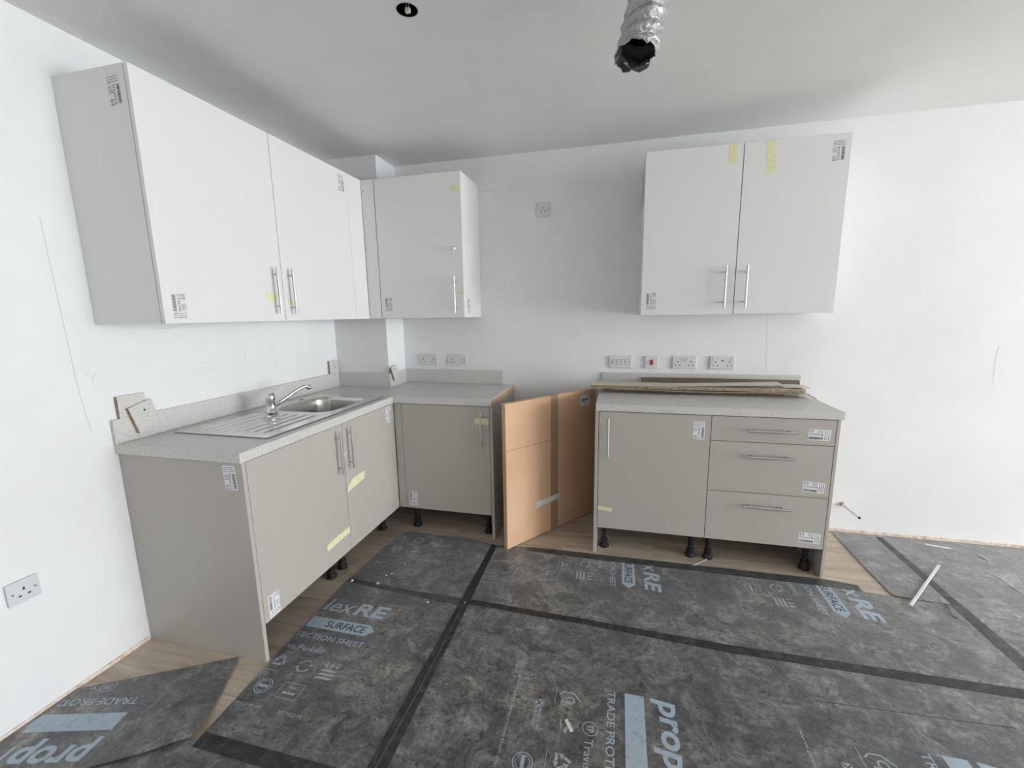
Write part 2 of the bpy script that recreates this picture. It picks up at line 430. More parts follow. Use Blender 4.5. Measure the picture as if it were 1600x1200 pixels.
# ------------------------------------------------------------------ shared small parts
def handle(parent, face, a, b_, c0, vertical, stand=0.030):
    """bar handle; face 'x' / '-y'; (a, b_) the two ends in face coordinates, c0 the face plane"""
    fx, fy, fz = FR[face]
    base = fz*c0 if face == 'x' else fz*(-c0)
    def P(u, v, d): return fx*u+fy*v+base+fz*d
    if vertical: e0, e1 = (a, b_[0]), (a, b_[1]); q = [(a, b_[0]+0.033), (a, b_[1]-0.033)]
    else: e0, e1 = (a[0], b_), (a[1], b_); q = [(a[0]+0.033, b_), (a[1]-0.033, b_)]
    vf = [tube([P(*e0, stand), P(*e1, stand)], 0.006, 14)]
    for p in q: vf.append(tube([P(*p, 0), P(*p, stand)], 0.0045, 10))
    o = obj('handle', join(*vf), 'brushed_steel', parent)
    tag(o, 'brushed steel bar handle')
    return o
def sticker_vf(seed):
    """portrait label, unit width 0.058, height 0.1, centred: text rows on top, ring bottom left, barcode on the right"""
    R = random.Random(seed)
    B = [withmat(box(-0.029, 0.029, -0.05, 0.05, 0, 0.0003), 0)]
    def q(x0, x1, y0, y1, m=1): B.append(withmat(([(x0, y0, 0.0005), (x1, y0, 0.0005), (x1, y1, 0.0005), (x0, y1, 0.0005)], [(0, 1, 2, 3)]), m))
    for yy in (0.042, 0.034, 0.026):
        x_ = -0.025
        while x_ < 0.020:
            l = R.uniform(0.007, 0.018); q(x_, min(x_+l, 0.025), yy-0.0013, yy+0.0011, 1 if R.random() < .3 else 2); x_ += l+0.0025
    for yy in (0.014, 0.007, -0.002, -0.012, -0.020):                # vertical small print beside the barcode
        q(-0.004, 0.003, yy-0.002, yy+0.003, 2)
    for yy in (0.012, 0.006, 0.0, -0.006):
        x_ = -0.026
        while x_ < -0.010:
            l = R.uniform(0.002, 0.006); q(x_, x_+l, yy-0.0015, yy+0.001, 1 if R.random() < .5 else 2); x_ += l+0.0015
    n = 16
    V, F = [], []
    for k in range(n):
        a = 2*PI*k/n
        V += [(-0.020+0.006*math.cos(a), -0.033+0.006*math.sin(a), 0.0005), (-0.020+0.0038*math.cos(a), -0.033+0.0038*math.sin(a), 0.0005)]
    for k in range(n): F.append((2*k, 2*((k+1) % n), 2*((k+1) % n)+1, 2*k+1))
    B.append(withmat((V, F), 1))
    for xx in (-0.009, -0.003, 0.003): 
        for yy in (-0.03, -0.042): q(xx-0.0012, xx+0.0012, yy-0.004, yy+0.004, 2)
    q(-0.026, -0.012, -0.047, -0.043, 2)
    yy = 0.017
    while yy > -0.045:                                              # barcode
        l = R.choice((0.0008, 0.0014, 0.0022)); q(0.012, 0.025, yy-l, yy, 1); yy -= l+R.choice((0.0008, 0.0012))
    return join(*B)
_st = {}
def sticker(parent, face, u, v, c0, rot=0, clear=False, w=0.058, h=0.1, seed=1):
    fx, fy, fz = FR[face]
    base = fz*c0 if face == 'x' else fz*(-c0)
    a = rot*PI/180
    ex = (fx*math.cos(a)+fy*math.sin(a))*(w/0.058); ey = (-fx*math.sin(a)+fy*math.cos(a))*(h/0.1)
    vf = place(sticker_vf(seed), fx*u+fy*v+base, ex, ey, fz)
    o = obj('sticker', vf, ['sticker_clear' if clear else 'sticker_white', 'ink', 'ink_grey'], parent)
    tag(o, 'small printed label with a barcode')
    return o
def mtape(parent, face, pts, c0, name='masking_tape', matn='masking_tape'):
    fx, fy, fz = FR[face]
    base = fz*c0 if face == 'x' else fz*(-c0)
    o = obj(name, place(prism(pts, 0.0001, 0.0006), base, fx, fy, fz), matn, parent)
    tag(o, 'pale yellow masking tape')
    return o
def leg(parent, x, y, top=0.165):
    v1 = tube([(x, y, 0.0005), (x, y, 0.012), (x, y, 0.022), (x, y, 0.05)], [0.029, 0.029, 0.021, 0.021], 16)
    v2 = tube([(x, y, 0.05), (x, y, top-0.02)], 0.015, 14)
    v3 = tube([(x, y, top-0.02), (x, y, top)], 0.028, 14)
    o = obj('leg', join(v1, v2, v3), 'black_plastic', parent); return o
def carcass(parent, x0, x1, y0, y1, z0, z1, openf, top=True, mt='white_carcass'):
    """hollow cabinet body; openf = the side that carries the doors: 'x' or '-y'"""
    t_ = 0.018
    B = [box(x0, x1, y0, y1, z0, z0+t_)]
    if top: B.append(box(x0, x1, y0, y1, z1-t_, z1))
    if openf == 'x': B += [box(x0, x1, y0, y0+t_, z0+t_, z1-t_*top), box(x0, x1, y1-t_, y1, z0+t_, z1-t_*top), box(x0, x0+0.008, y0+t_, y1-t_, z0+t_, z1-t_*top)]
    else: B += [box(x0, x0+t_, y0, y1, z0+t_, z1-t_*top), box(x1-t_, x1, y0, y1, z0+t_, z1-t_*top), box(x0+t_, x1-t_, y1-0.008, y1, z0+t_, z1-t_*top)]
    return obj('carcass', join(*B), mt, parent)

DB, DT = 0.163, 0.866        # base door bottom and top
FX, FY, RFY = 0.6241, -0.5775, -0.588
g = 0.0015
# ---- left run, end cabinet
cA = empty('base_cabinet', (0.31, -1.42, 0), 'taupe base cabinet under the sink drainer with a wide end panel', 'cabinet')
carcass(cA, 0.03, 0.602, -1.715, -1.119, DB, 0.868, 'x', False, 'taupe_laminate')
ep = obj('end_panel', bbox(0.002, FX, -1.7346, -1.7165, 0, 0.8695, 0.001), 'taupe_laminate', cA)
sticker(ep, '-y', 0.562, 0.804, -1.7346, 3, seed=2)
d = obj('door', bbox(0.604, FX, -1.7150, -1.1172-g, DB, DT, 0.001), 'taupe_laminate', cA)
handle(d, 'x', -1.172, (0.613, 0.838), FX, True)
sticker(d, 'x', -1.660, 0.219, FX, 180, seed=3)
mtape(d, 'x', [(-1.306, 0.262), (-1.298, 0.255), (-1.119, 0.262), (-1.119, 0.297), (-1.29, 0.292), (-1.308, 0.283)], FX)
for q in ((0.509, -1.143-0.01), (0.51, -1.66), (0.08, -1.15), (0.08, -1.66)): leg(cA, *q)
# ---- left run, sink cabinet
cB = empty('sink_cabinet', (0.31, -0.85, 0), 'taupe base cabinet below the sink bowl in the inner corner', 'cabinet')
carcass(cB, 0.03, 0.602, -1.1155, -0.262, DB, 0.868, 'x', False, 'taupe_laminate')
d = obj('door', bbox(0.604, FX, -1.1172+g, -0.5815, DB, DT, 0.001), 'taupe_laminate', cB)
handle(d, 'x', -1.078, (0.616, 0.842), FX, True)
sticker(d, 'x', -0.647, 0.806, FX, 0, seed=4)
mtape(d, 'x', [(-1.112, 0.486), (-0.952, 0.506), (-0.944, 0.53), (-0.948, 0.551), (-1.06, 0.545), (-1.10, 0.52)], FX)
mtape(d, 'x', [(-1.113, 0.695), (-1.09, 0.703), (-1.09, 0.708), (-1.113, 0.701)], FX)
for q in ((0.511, -1.048-0.01), (0.5, -0.60), (0.08, -1.05)): leg(cB, *q)
# ---- back run, left cabinet
cC = empty('base_cabinet', (0.95, -0.29, 0), 'taupe single-door base cabinet against the back wall left of the cardboard box', 'cabinet')
carcass(cC, 0.68, 1.262, -0.556, -0.025, DB, 0.868, '-y', False, 'taupe_laminate')
obj('filler', bbox(0.6262, 0.6750, FY, FY+0.018, DB, 0.8665, 0.001), 'taupe_laminate', cC)
d = obj('door', bbox(0.6775, 1.2615, FY, FY+0.019, DB, DT, 0.001), 'taupe_laminate', cC)
handle(d, '-y', 1.213, (0.608, 0.832), FY, True)
sticker(d, '-y', 0.729, 0.232, FY, 180, seed=5)
mtape(d, '-y', [(1.163, 0.757), (1.17, 0.753), (1.255, 0.752), (1.259, 0.79), (1.20, 0.793), (1.168, 0.79)], FY)
obj('end_panel', bbox(1.2640, 1.2821, FY-0.001, -0.002, 0, 0.8695, 0.001), 'taupe_laminate', cC)
for q in ((0.708, -0.50), (1.215, -0.49), (0.73, -0.08), (1.21, -0.08)): leg(cC, *q)
# ---- right hand, door cabinet
cD = empty('base_cabinet', (2.2, -0.29, 0), 'taupe single-door base cabinet right of the cardboard box', 'cabinet')
carcass(cD, 1.917, 2.503, -0.566, -0.025, DB, 0.868, '-y', False, 'taupe_laminate')
obj('end_panel', bbox(1.8949, 1.9135, RFY-0.001, -0.002, 0, 0.8695, 0.001), 'taupe_laminate', cD)
d = obj('door', bbox(1.9167, 2.5049-g, RFY, RFY+0.019, DB, DT, 0.001), 'taupe_laminate', cD)
handle(d, '-y', 1.968, (0.61, 0.832), RFY, True)
sticker(d, '-y', 2.446, 0.782, RFY, 0, seed=6)
mtape(d, '-y', [(1.9175, 0.277), (2.0, 0.267), (2.004, 0.291), (1.9175, 0.299)], RFY)
for q in ((1.957, -0.50), (2.451, -0.505), (1.97, -0.08), (2.44, -0.08)): leg(cD, *q)
# ---- right hand, drawer cabinet
cE = empty('drawer_cabinet', (2.8, -0.29, 0), 'taupe base cabinet with three drawers at the right end', 'cabinet')
carcass(cE, 2.507, 3.083, -0.566, -0.025, DB, 0.868, '-y', False, 'taupe_laminate')
obj('end_panel', bbox(3.0885, 3.1039, RFY-0.001, -0.002, 0, 0.8695, 0.001), 'taupe_laminate', cE)
for z0, z1, hz, st, rt_ in ((0.7301+g, DT, 0.797, (3.015, 0.787), -92), (0.4488+g, 0.7301-g, 0.657, (3.015, 0.505), -93), (DB, 0.4488-g, 0.380, (3.021, 0.222), -91)):
    d = obj('drawer', bbox(2.5049+g, 3.0868, RFY, RFY+0.019, z0, z1, 0.001), 'taupe_laminate', cE)
    handle(d, '-y', (2.683, 2.912), hz, RFY, False)
    sticker(d, '-y', st[0], st[1], RFY, rt_, seed=int(z0*1000))
for q in ((2.546, -0.505), (3.041, -0.51), (2.55, -0.08), (3.04, -0.08)): leg(cE, *q)

# ---- wall cabinets
WB, WT = 1.3986, 2.2835
WX, WFY, RWFY = 0.3588, -0.3511, -0.3438
wA = empty('wall_cabinet', (0.17, -1.12, WB), 'white double-door wall cabinet high on the left wall above the sink', 'cabinet')
cs = carcass(wA, 0.001, 0.3375, -1.7358, -0.510, WB, WT, 'x')
sticker(cs, '-y', 0.287, 2.204, -1.7358, 3, True, seed=11)
d1 = obj('door', bbox(0.3405, WX, -1.7350, -1.1225-g, WB, WT, 0.001), 'white_laminate', wA)
handle(d1, 'x', -1.185, (1.436, 1.657), WX, True)
sticker(d1, 'x', -1.673, 1.463, WX, 180, True, seed=12)
mtape(d1, 'x', [(-1.232, 1.497), (-1.178, 1.482), (-1.168, 1.515), (-1.18, 1.528), (-1.232, 1.535)], WX)
d2 = obj('door', bbox(0.3405, WX, -1.1225+g, -0.5086-g*0.6, WB, WT, 0.001), 'white_laminate', wA)
handle(d2, 'x', -1.080, (1.434, 1.658), WX, True)
sticker(d2, 'x', -0.566, 2.21, WX, 2, True, seed=13)
mtape(d2, 'x', [(-1.098, 1.482), (-1.052, 1.48), (-1.048, 1.506), (-1.098, 1.508)], WX)
f1 = tag(obj('filler_panel', bbox(0.3405, WX, -0.5086+g*0.6, -0.3532, WB, WT, 0.001), 'white_laminate'),
    'tall narrow white filler strip beside the double-door wall cabinet', 'panel')
f2 = tag(obj('filler_panel', bbox(0.3600, 0.4475, WFY, WFY+0.018, WB, WT, 0.001), 'white_laminate'),
    'tall narrow white filler strip beside the locking wall cabinet', 'panel')
obj('screw_cover', place(tube([(0, 0, 0), (0, 0, 0.001)], 0.004, 12), (0.374, WFY, 2.215), X, Z, -Y), 'ink_grey', f2)
wB = empty('wall_cabinet', (0.75, -0.17, WB), 'white single-door wall cabinet with a key lock on the back wall', 'cabinet')
cs = carcass(wB, 0.451, 1.0442, -0.3315, -0.001, WB, WT, '-y')
sticker(cs, 'x', -0.265, 1.472, 1.0442, 180, True, seed=14)
d = obj('door', bbox(0.4530, 1.0442, WFY, WFY+0.018, WB, WT, 0.001), 'white_laminate', wB)
handle(d, '-y', 0.990, (1.431, 1.658), WFY, True)
sticker(d, '-y', 0.508, 1.49, WFY, 180, True, 0.052, 0.09, seed=15)
mtape(d, '-y', [(0.975, 2.172), (1.035, 2.158), (1.042, 2.195), (0.985, 2.205)], WFY)
mtape(d, '-y', [(0.998, 1.543), (1.04, 1.542), (1.04, 1.562), (1.0, 1.563)], WFY)
lk = place(tube([(0, 0, 0), (0, 0, 0.006), (0, 0, 0.007)], [0.011, 0.011, 0.009], 20), (0.992, WFY, 1.83), X, Z, -Y)
tag(obj('lock', join(lk, place(box(-0.004, 0.004, -0.0012, 0.0012, 0.006, 0.022), (0.992, WFY, 1.83), X, Z, -Y)), 'chrome', d), 'small round chrome lock')
kb = place(prism([(0.011*math.cos(a), 0.009*math.sin(a)) for a in [2*PI*k/14 for k in range(14)]], -0.001, 0.001), (0.992, WFY-0.022, 1.829), (0.5, -0.85, 0), Z, (0.85, 0.5, 0))
kb2 = place(prism([(-0.004, 0), (0.004, 0), (0.0025, -0.035), (-0.0025, -0.035)], -0.0008, 0.0008), (0.992, WFY-0.020, 1.822), X, Z, -Y)
tag(obj('key', join(kb, kb2), 'chrome', d), 'small keys hanging in the lock')
wC = empty('wall_cabinet', (2.62, -0.17, 1.3974), 'white double-door wall cabinet above the drawer unit on the right', 'cabinet')
cs = carcass(wC, 2.1328, 3.1184, -0.319, -0.001, 1.3974, 2.2839, '-y')
d1 = obj('door', bbox(2.1328, 2.6271-g*1.3, RWFY, RWFY+0.018, 1.3974, 2.2839, 0.001), 'white_laminate', wC)
handle(d1, '-y', 2.5735, (1.431, 1.658), RWFY, True)
sticker(d1, '-y', 2.187, 1.475, RWFY, 180, True, seed=16)
mtape(d1, '-y', [(2.556, 2.182), (2.592, 2.181), (2.593, 2.283), (2.553, 2.283)], RWFY)
d2 = obj('door', bbox(2.6271+g*1.3, 3.1184, RWFY, RWFY+0.018, 1.3974, 2.2839, 0.001), 'white_laminate', wC)
handle(d2, '-y', 2.679, (1.431, 1.656), RWFY, True)
sticker(d2, '-y', 3.064, 2.203, RWFY, 0, True, seed=17)
mtape(d2, '-y', [(2.742, 2.12), (2.782, 2.121), (2.774, 2.283), (2.731, 2.283)], RWFY)
fv = [(2.132, -0.09, 2.25), (2.128, -0.06, 2.12), (2.112, -0.04, 2.06), (2.132, -0.20, 2.08), (2.118, -0.11, 2.05), (2.13, -0.16, 2.2)]
obj('film_scrap', (fv, [(0, 1, 5), (5, 1, 4), (1, 2, 4), (5, 4, 3)]), 'film', wC)

# ------------------------------------------------------------------ worktops and upstands
WZ0, WZ = 0.8702, 0.91
HX0, HX1, HY0, HY1 = 0.165, 0.535, -1.107, -0.675        # cut-out for the bowl
LE = -1.7444
wt = [box(0.001, 0.6303, LE, HY0, WZ0, WZ), box(0.001, HX0, HY0, HY1, WZ0, WZ), box(HX1, 0.6303, HY0, HY1, WZ0, WZ),
      box(0.001, 0.6303, HY1, PY-0.001, WZ0, WZ), box(PX+0.001, 0.6303, PY-0.001, -0.001, WZ0, WZ)]
tag(obj('worktop', join(*wt), 'worktop_laminate'), 'pale speckled worktop on the left run holding the steel sink', 'worktop')
o = tag(obj('worktop', bbox(0.6310, 1.2800, -0.5919, -0.001, WZ0, WZ, 0.002), 'worktop_laminate'), 'short pale speckled worktop in the corner beside the cardboard box', 'worktop')
tag(obj('raw_edge', box(1.2801, 1.2808, -0.589, -0.003, WZ0+0.002, WZ-0.002), 'raw_tan_edge', o), 'unfinished tan end of the board')
tag(obj('worktop', bbox(1.8962, 3.1152, -0.5974, -0.001, WZ0, WZ, 0.002), 'worktop_laminate'), 'pale speckled worktop over the drawer unit, loose boards on it', 'worktop')
UZ, UT = 1.0111, 0.0167
def upstand(label, *b_):
    return tag(obj('upstand', bbox(*b_, 0.001), 'worktop_laminate'), label, 'upstand')
u = upstand('long speckled upstand along the left wall behind the sink', 0.001, UT, LE, PY-0.001, WZ+0.0004, UZ)
obj('raw_edge', box(0.0015, UT-0.0005, LE-0.0006, LE-0.0001, WZ+0.001, UZ-0.001), 'ink_grey', u).data.materials[0] = MT['worktop_laminate']
upstand('speckled upstand across the front of the corner boxing', UT+0.0005, PX+UT, PY-UT, PY-0.001, WZ+0.0004, UZ)
upstand('short speckled upstand on the side of the corner boxing', PX+0.001, PX+UT, PY, -UT-0.0012, WZ+0.0004, UZ)
upstand('speckled upstand under the pair of sockets on the back wall', PX+0.001, 1.1994, -UT, -0.001, WZ+0.0004, UZ)
upstand('speckled upstand behind the loose boards on the right worktop', 1.9075, 3.1148, -UT, -0.001, WZ+0.0004, UZ)

def offcut(label, o_, ex, ey, ez, w_, h_, t_=0.0165, dots=()):
    """piece of upstand: w_ along ex, h_ along ey, t_ along ez; face outwards"""
    r = empty('offcut_block', o_, label, 'offcut')
    obj('block', place(box(0, w_, 0, h_, 0, t_), o_, ex, ey, ez), 'worktop_laminate', r)
    obj('raw_edge', place(box(-0.0008, 0, 0.0005, h_-0.0005, 0.0008, t_-0.0008), o_, ex, ey, ez), 'chipboard', r)
    for du, dv in dots:
        obj('screw', place(tube([(du, dv, t_-0.001), (du, dv, t_+0.0012)], 0.0045, 10), o_, ex, ey, ez), 'ink', r)
    return r
offcut('square speckled offcut standing on the left end of the long upstand', (0.001, -1.716, UZ+0.0005), Y, Z, X, 0.108, 0.092)
ca, sa = math.cos(0.26), math.sin(0.26)
offcut('speckled offcut leaning at a slant against the left end of the upstand', (0.0180, -1.662, 0.936), (0, ca, sa), (0, -sa, ca), X, 0.098, 0.118, dots=((0.055, 0.085),))
offcut('small speckled offcut standing on the upstand in the left corner', (0.001, -0.362, UZ+0.0005), Y, Z, X, 0.1, 0.092, dots=((0.06, 0.045),))
ca, sa = math.cos(0.42), math.sin(0.42)
offcut('small speckled offcut leaning on the side of the corner boxing', (PX+UT+0.0006, -0.232, 0.957), (0, ca, sa*0.3), (0, -sa, ca), X, 0.085, 0.105, dots=((0.035, 0.085),))

# ------------------------------------------------------------------ sink and tap
sk = empty('sink', (0.33, -1.08, WZ), 'stainless steel inset sink with ribbed drainer let into the left worktop', 'sink')
ZS = 0.9155
bl = rrect(0.175, 0.525, -1.097, -0.685, 0.085, 9)
SX0, SX1, SY0, SY1 = 0.083, 0.578, -1.552, -0.612
rim = [holed_plate(SX0, SX1, -1.13, SY1, bl, ZS)]
V, F = [], []
nb = len(bl); cxb, cyb = 0.35, -0.891
prof = [(1.0, 0.0), (0.985, 0.004), (0.965, 0.02), (0.95, 0.10), (0.93, 0.135), (0.86, 0.152), (0.5, 0.158), (0.12, 0.16)]
for s_, dz in prof:
    for px, py in bl: V.append((cxb+(px-cxb)*s_, cyb+(py-cyb)*s_, ZS-dz))
for i in range(len(prof)-1):
    for k in range(nb): F.append((i*nb+k, (i+1)*nb+k, (i+1)*nb+(k+1) % nb, i*nb+(k+1) % nb))
F.append(tuple((len(prof)-1)*nb+k for k in range(nb)))
obj('bowl', (V, F), 'sink_steel', sk, smooth=True)
wv = tube([(cxb, cyb, ZS-0.1605), (cxb, cyb, ZS-0.157)], 0.036, 20)
obj('waste', wv, 'chrome', sk)
# drainer: a relief grid with ribs running along its length
gx, gy = 100, 26
V, F = [], []
for j in range(gy+1):
    yy = SY0+(-1.13-SY0)*j/gy
    for i in range(gx+1):
        xx = SX0+(SX1-SX0)*i/gx
        inside = max(0.0, min(1.0, (yy-(SY0+0.045))/0.02, (-1.135-yy)/0.03))
        ins2 = 1.0 if SX0+0.05 < xx < SX1-0.055 else 0.0
        rib = (0.5-0.5*math.cos((xx-SX0-0.05)/0.056*2*PI))
        V.append((xx, yy, ZS+(rib**3*0.0050-0.0025)*inside*ins2))
for j in range(gy):
    for i in range(gx):
        a = j*(gx+1)+i; F.append((a, a+1, a+gx+2, a+gx+1))
obj('drainer', (V, F), 'sink_steel', sk, smooth=True)
lip = [box(SX0-0.004, SX1+0.004, SY0-0.004, SY0, WZ+0.0024, ZS+0.0005), box(SX0-0.004, SX1+0.004, SY1, SY1+0.004, WZ+0.0024, ZS+0.0005),
       box(SX0-0.004, SX0, SY0, SY1, WZ+0.0024, ZS+0.0005), box(SX1, SX1+0.004, SY0, SY1, WZ+0.0024, ZS+0.0005)]
obj('rim', join(rim[0], *lip), 'sink_steel', sk)
ovf = prism(rrect(0.09, 0.115, -0.93, -0.87, 0.012, 5), ZS+0.0002, ZS+0.0012)
obj('overflow_plug', prism(circle(0.125, -0.80, 0.013, 16), ZS+0.0002, ZS+0.0015), 'ink_grey', sk)
tp = empty('mixer_tap', (0.222, -1.138, ZS), 'chrome single-lever mixer tap between the bowl and drainer', 'tap')
tx, ty = 0.222, -1.138
body = tube([(tx, ty, ZS+0.0005), (tx, ty, ZS+0.006), (tx, ty, ZS+0.008), (tx, ty, ZS+0.06), (tx, ty, ZS+0.062), (tx, ty, ZS+0.098), (tx, ty, ZS+0.104)], [0.027, 0.027, 0.023, 0.022, 0.0235, 0.0235, 0.018], 24)
obj('body', body, 'chrome', tp, smooth=True)
obj('spout', tube([(tx+0.006, ty+0.012, ZS+0.036), (tx+0.025, ty+0.05, ZS+0.055), (tx+0.06, ty+0.12, ZS+0.098), (tx+0.078, ty+0.152, ZS+0.114), (tx+0.088, ty+0.172, ZS+0.118), (tx+0.094, ty+0.183, ZS+0.114)], [0.012, 0.0105, 0.0095, 0.0095, 0.010, 0.010], 14), 'chrome', tp, smooth=True)
obj('aerator', tube([(tx+0.092, ty+0.180, ZS+0.122), (tx+0.094, ty+0.184, ZS+0.098)], 0.0125, 16), 'chrome', tp, smooth=True)
lv = [(0, 0.012), (0.03, 0.010), (0.075, 0.007), (0.08, 0.0)]
poly = [(-0.018, -0.012)]+[(a, -c) for a, c in lv]+[(a, c) for a, c in reversed(lv[:-1])]+[(-0.018, 0.012)]
obj('lever', place(prism(poly, 0, 0.006), (tx, ty, ZS+0.100), (0.95, 0.15, 0.28), (-0.156, 0.988, 0), (-0.28, -0.04, 0.96)), 'chrome', tp)

# ------------------------------------------------------------------ sockets and switches
def faceplate(name, label, cat, face, u, v, w_, h_, kind, group=None):
    fx, fy, fz = FR[face]
    def W(a, b_, c): return fx*(u+a)+fy*(v+b_)+fz*(c+0.0005)
    r = empty(name, W(0, -h_/2, 0), label, cat, group)
    def L(vf): return place(vf, fx*u+fy*v+fz*0.0005, fx, fy, fz)
    obj('plate', L(bbox(-w_/2, w_/2, -h_/2, h_/2, 0, 0.011, 0.0035, 2)), 'socket_plastic', r)
    zt = 0.0112
    def slot(a, b_, sw, sh): return box(a-sw/2, a+sw/2, b_-sh/2, b_+sh/2, zt-0.0012, zt+0.0003)
    if kind in ('double', 'usb', 'single'):
        cs_ = [0.0] if kind == 'single' else [-0.041, 0.041]
        dy = -0.004 if kind == 'single' else -0.008
        for c in cs_:
            obj('pin_holes', L(join(slot(c, dy+0.013, 0.0055, 0.010), slot(c-0.012, dy-0.010, 0.0085, 0.0055), slot(c+0.012, dy-0.010, 0.0085, 0.0055))), 'socket_hole', r)
            if kind != 'single':
                cc = c*0.30 if kind == 'double' else c*1.35
                cy = 0.020 if kind == 'double' else 0.024
                obj('switch', L(bbox(cc-0.006, cc+0.006, cy-0.009, cy+0.009, zt-0.002, zt+0.003, 0.001)), 'socket_plastic', r)
                obj('switch_gap', L(box(cc-0.0068, cc+0.0068, cy-0.0098, cy+0.0098, zt-0.001, zt+0.0004)), 'ink_grey', r)
        if kind == 'usb': obj('usb_port', L(slot(0, 0.013, 0.014, 0.007)), 'socket_hole', r)
    if kind == 'grid':
        for c in (-0.042, -0.014, 0.014, 0.042):
            obj('switch', L(bbox(c-0.010, c+0.010, -0.017, 0.017, zt-0.002, zt+0.003, 0.001)), 'socket_plastic', r)
            obj('switch_gap', L(box(c-0.0112, c+0.0112, -0.0182, 0.0182, zt-0.001, zt+0.0004)), 'ink_grey', r)
            obj('legend', L(box(c-0.0095, c-0.0075, -0.006, 0.006, zt+0.0025, zt+0.0033)), 'ink_grey', r)
    if kind == 'cooker':
        tag(obj('switch', L(bbox(-0.010, 0.010, -0.017, 0.017, zt-0.002, zt+0.004, 0.0015)), 'switch_red', r), 'red rocker switch')
    sx = {'single': 0.030, 'cooker': 0.030}.get(kind, 0.0605)
    for s_ in (-1, 1):
        obj('screw', L(tube([(s_*sx, 0, zt-0.001), (s_*sx, 0, zt+0.0006)], 0.0035, 10)), 'screw_metal', r)
    return r
faceplate('wall_socket', 'white double wall socket nearest the corner boxing, above the short corner worktop', 'socket', '-y', 0.617, 1.087, 0.148, 0.082, 'double')
faceplate('wall_socket', 'right-hand white double wall socket of the pair above the corner worktop', 'socket', '-y', 0.849, 1.085, 0.148, 0.082, 'double')
faceplate('wall_socket', 'single white wall socket high on the bare back wall', 'socket', '-y', 1.4975, 2.101, 0.090, 0.090, 'single')
faceplate('appliance_switch_panel', 'white four-gang appliance switch panel on the back wall', 'switch', '-y', 2.0265, 1.085, 0.148, 0.082, 'grid')
faceplate('cooker_switch', 'white cooker switch with a red rocker on the back wall', 'switch', '-y', 2.228, 1.083, 0.086, 0.082, 'cooker')
faceplate('wall_socket', 'white double wall socket next to the red cooker switch', 'socket', '-y', 2.434, 1.085, 0.148, 0.082, 'double')
faceplate('wall_socket', 'white double wall socket with a charging port, rightmost in the row', 'socket', '-y', 2.6635, 1.086, 0.150, 0.084, 'usb')
faceplate('wall_socket', 'white single wall socket low on the left wall', 'socket', 'x', -2.097, 0.485, 0.087, 0.082, 'single')

# ------------------------------------------------------------------ cardboard box
bx = empty('cardboard_box', (1.391, -0.674, 0.0035), 'large flat brown cardboard box standing on edge between the base cabinets', 'box')
bo, bd, bn = Vector((1.389, -0.678, 0.0035)), Vector((0.6, 0.8, 0)), Vector((0.8, -0.6, 0))
def BX(vf): return place(vf, bo, bd, Z, bn)       # local: along, up, outwards (front face at 0)
BL, BH, BT = 0.795, 0.902, 0.034
obj('carton', BX(bbox(0, BL, 0, BH, -BT, 0, 0.003, 2)), 'cardboard', bx)
tag(obj('parcel_tape', BX(join(box(0.365, 0.43, 0.0, BH+0.0005, 0.0001, 0.0007), box(0.365, 0.43, BH+0.0001, BH+0.0007, -BT, 0.0005))), 'parcel_tape', bx), 'brown parcel tape')
obj('crease', BX(join(box(0.004, 0.362, 0.618, 0.6205, -0.001, 0.0004))), 'cardboard_crease', bx)
tag(obj('tape_strip', BX(prism([(0.24, 0.197), (0.246, 0.196), (0.448, 0.202), (0.447, 0.238), (0.335, 0.238), (0.24, 0.236)], 0.0008, 0.0014)), 'white_tape', bx), 'strip of white tape')
lb = [withmat(box(0.642, 0.728, 0.794, 0.868, 0.0002, 0.0008), 0)]
R = random.Random(5)
xx = 0.655
while xx < 0.715:
    l = R.choice((0.001, 0.002, 0.003)); lb.append(withmat(box(xx, xx+l, 0.828, 0.846, 0.0006, 0.0011), 1)); xx += l+0.0012
for yy in (0.820, 0.810): lb.append(withmat(box(0.66, 0.70, yy, yy+0.004, 0.0006, 0.0011), 2))
tag(obj('sticker', BX(join(*lb)), ['sticker_white', 'ink', 'ink_grey'], bx), 'white address label with a barcode')
obj('end_flap', BX(box(-0.0006, 0, 0.004, BH-0.004, -BT*0.52, -BT*0.48)), 'cardboard_crease', bx)

# ------------------------------------------------------------------ loose boards on the right worktop
def bent(x0, x1, y0, y1, zf, th, ny=2, nx=24, yslant=0.0):
    V, F = [], []
    for i in range(nx+1):
        s_ = i/nx
        xx = x0+(x1-x0)*s_
        for yy, zz in ((y0, 0), (y1, 0), (y1, th), (y0, th)): V.append((xx, yy+yslant*s_, zf(s_)+zz))
    for i in range(nx):
        a = 4*i
        for k in range(4): F.append((a+k, a+(k+1) % 4, a+4+(k+1) % 4, a+4+k))
    F.append((3, 2, 1, 0)); a = 4*nx; F.append((a, a+1, a+2, a+3))
    return V, F
br = empty('chipboard_offcut', (2.45, -0.17, 0.936), 'long chipboard plank with cream faces overhanging the left end of the right worktop', 'board')
obj('core', box(1.846, 3.064, -0.246, -0.09, 0.9445, 0.9595), 'chipboard', br)
obj('laminate_face', join(box(1.846, 3.064, -0.247, -0.09, 0.9596, 0.9606), box(1.846, 3.064, -0.247, -0.09, 0.9434, 0.9444)), 'cream_laminate', br)
tag(obj('chipboard_offcut', box(1.93, 2.98, -0.165, -0.10, 0.9105, 0.9285), 'chipboard'), 'chipboard strip at the bottom of the stack of loose boards', 'board')
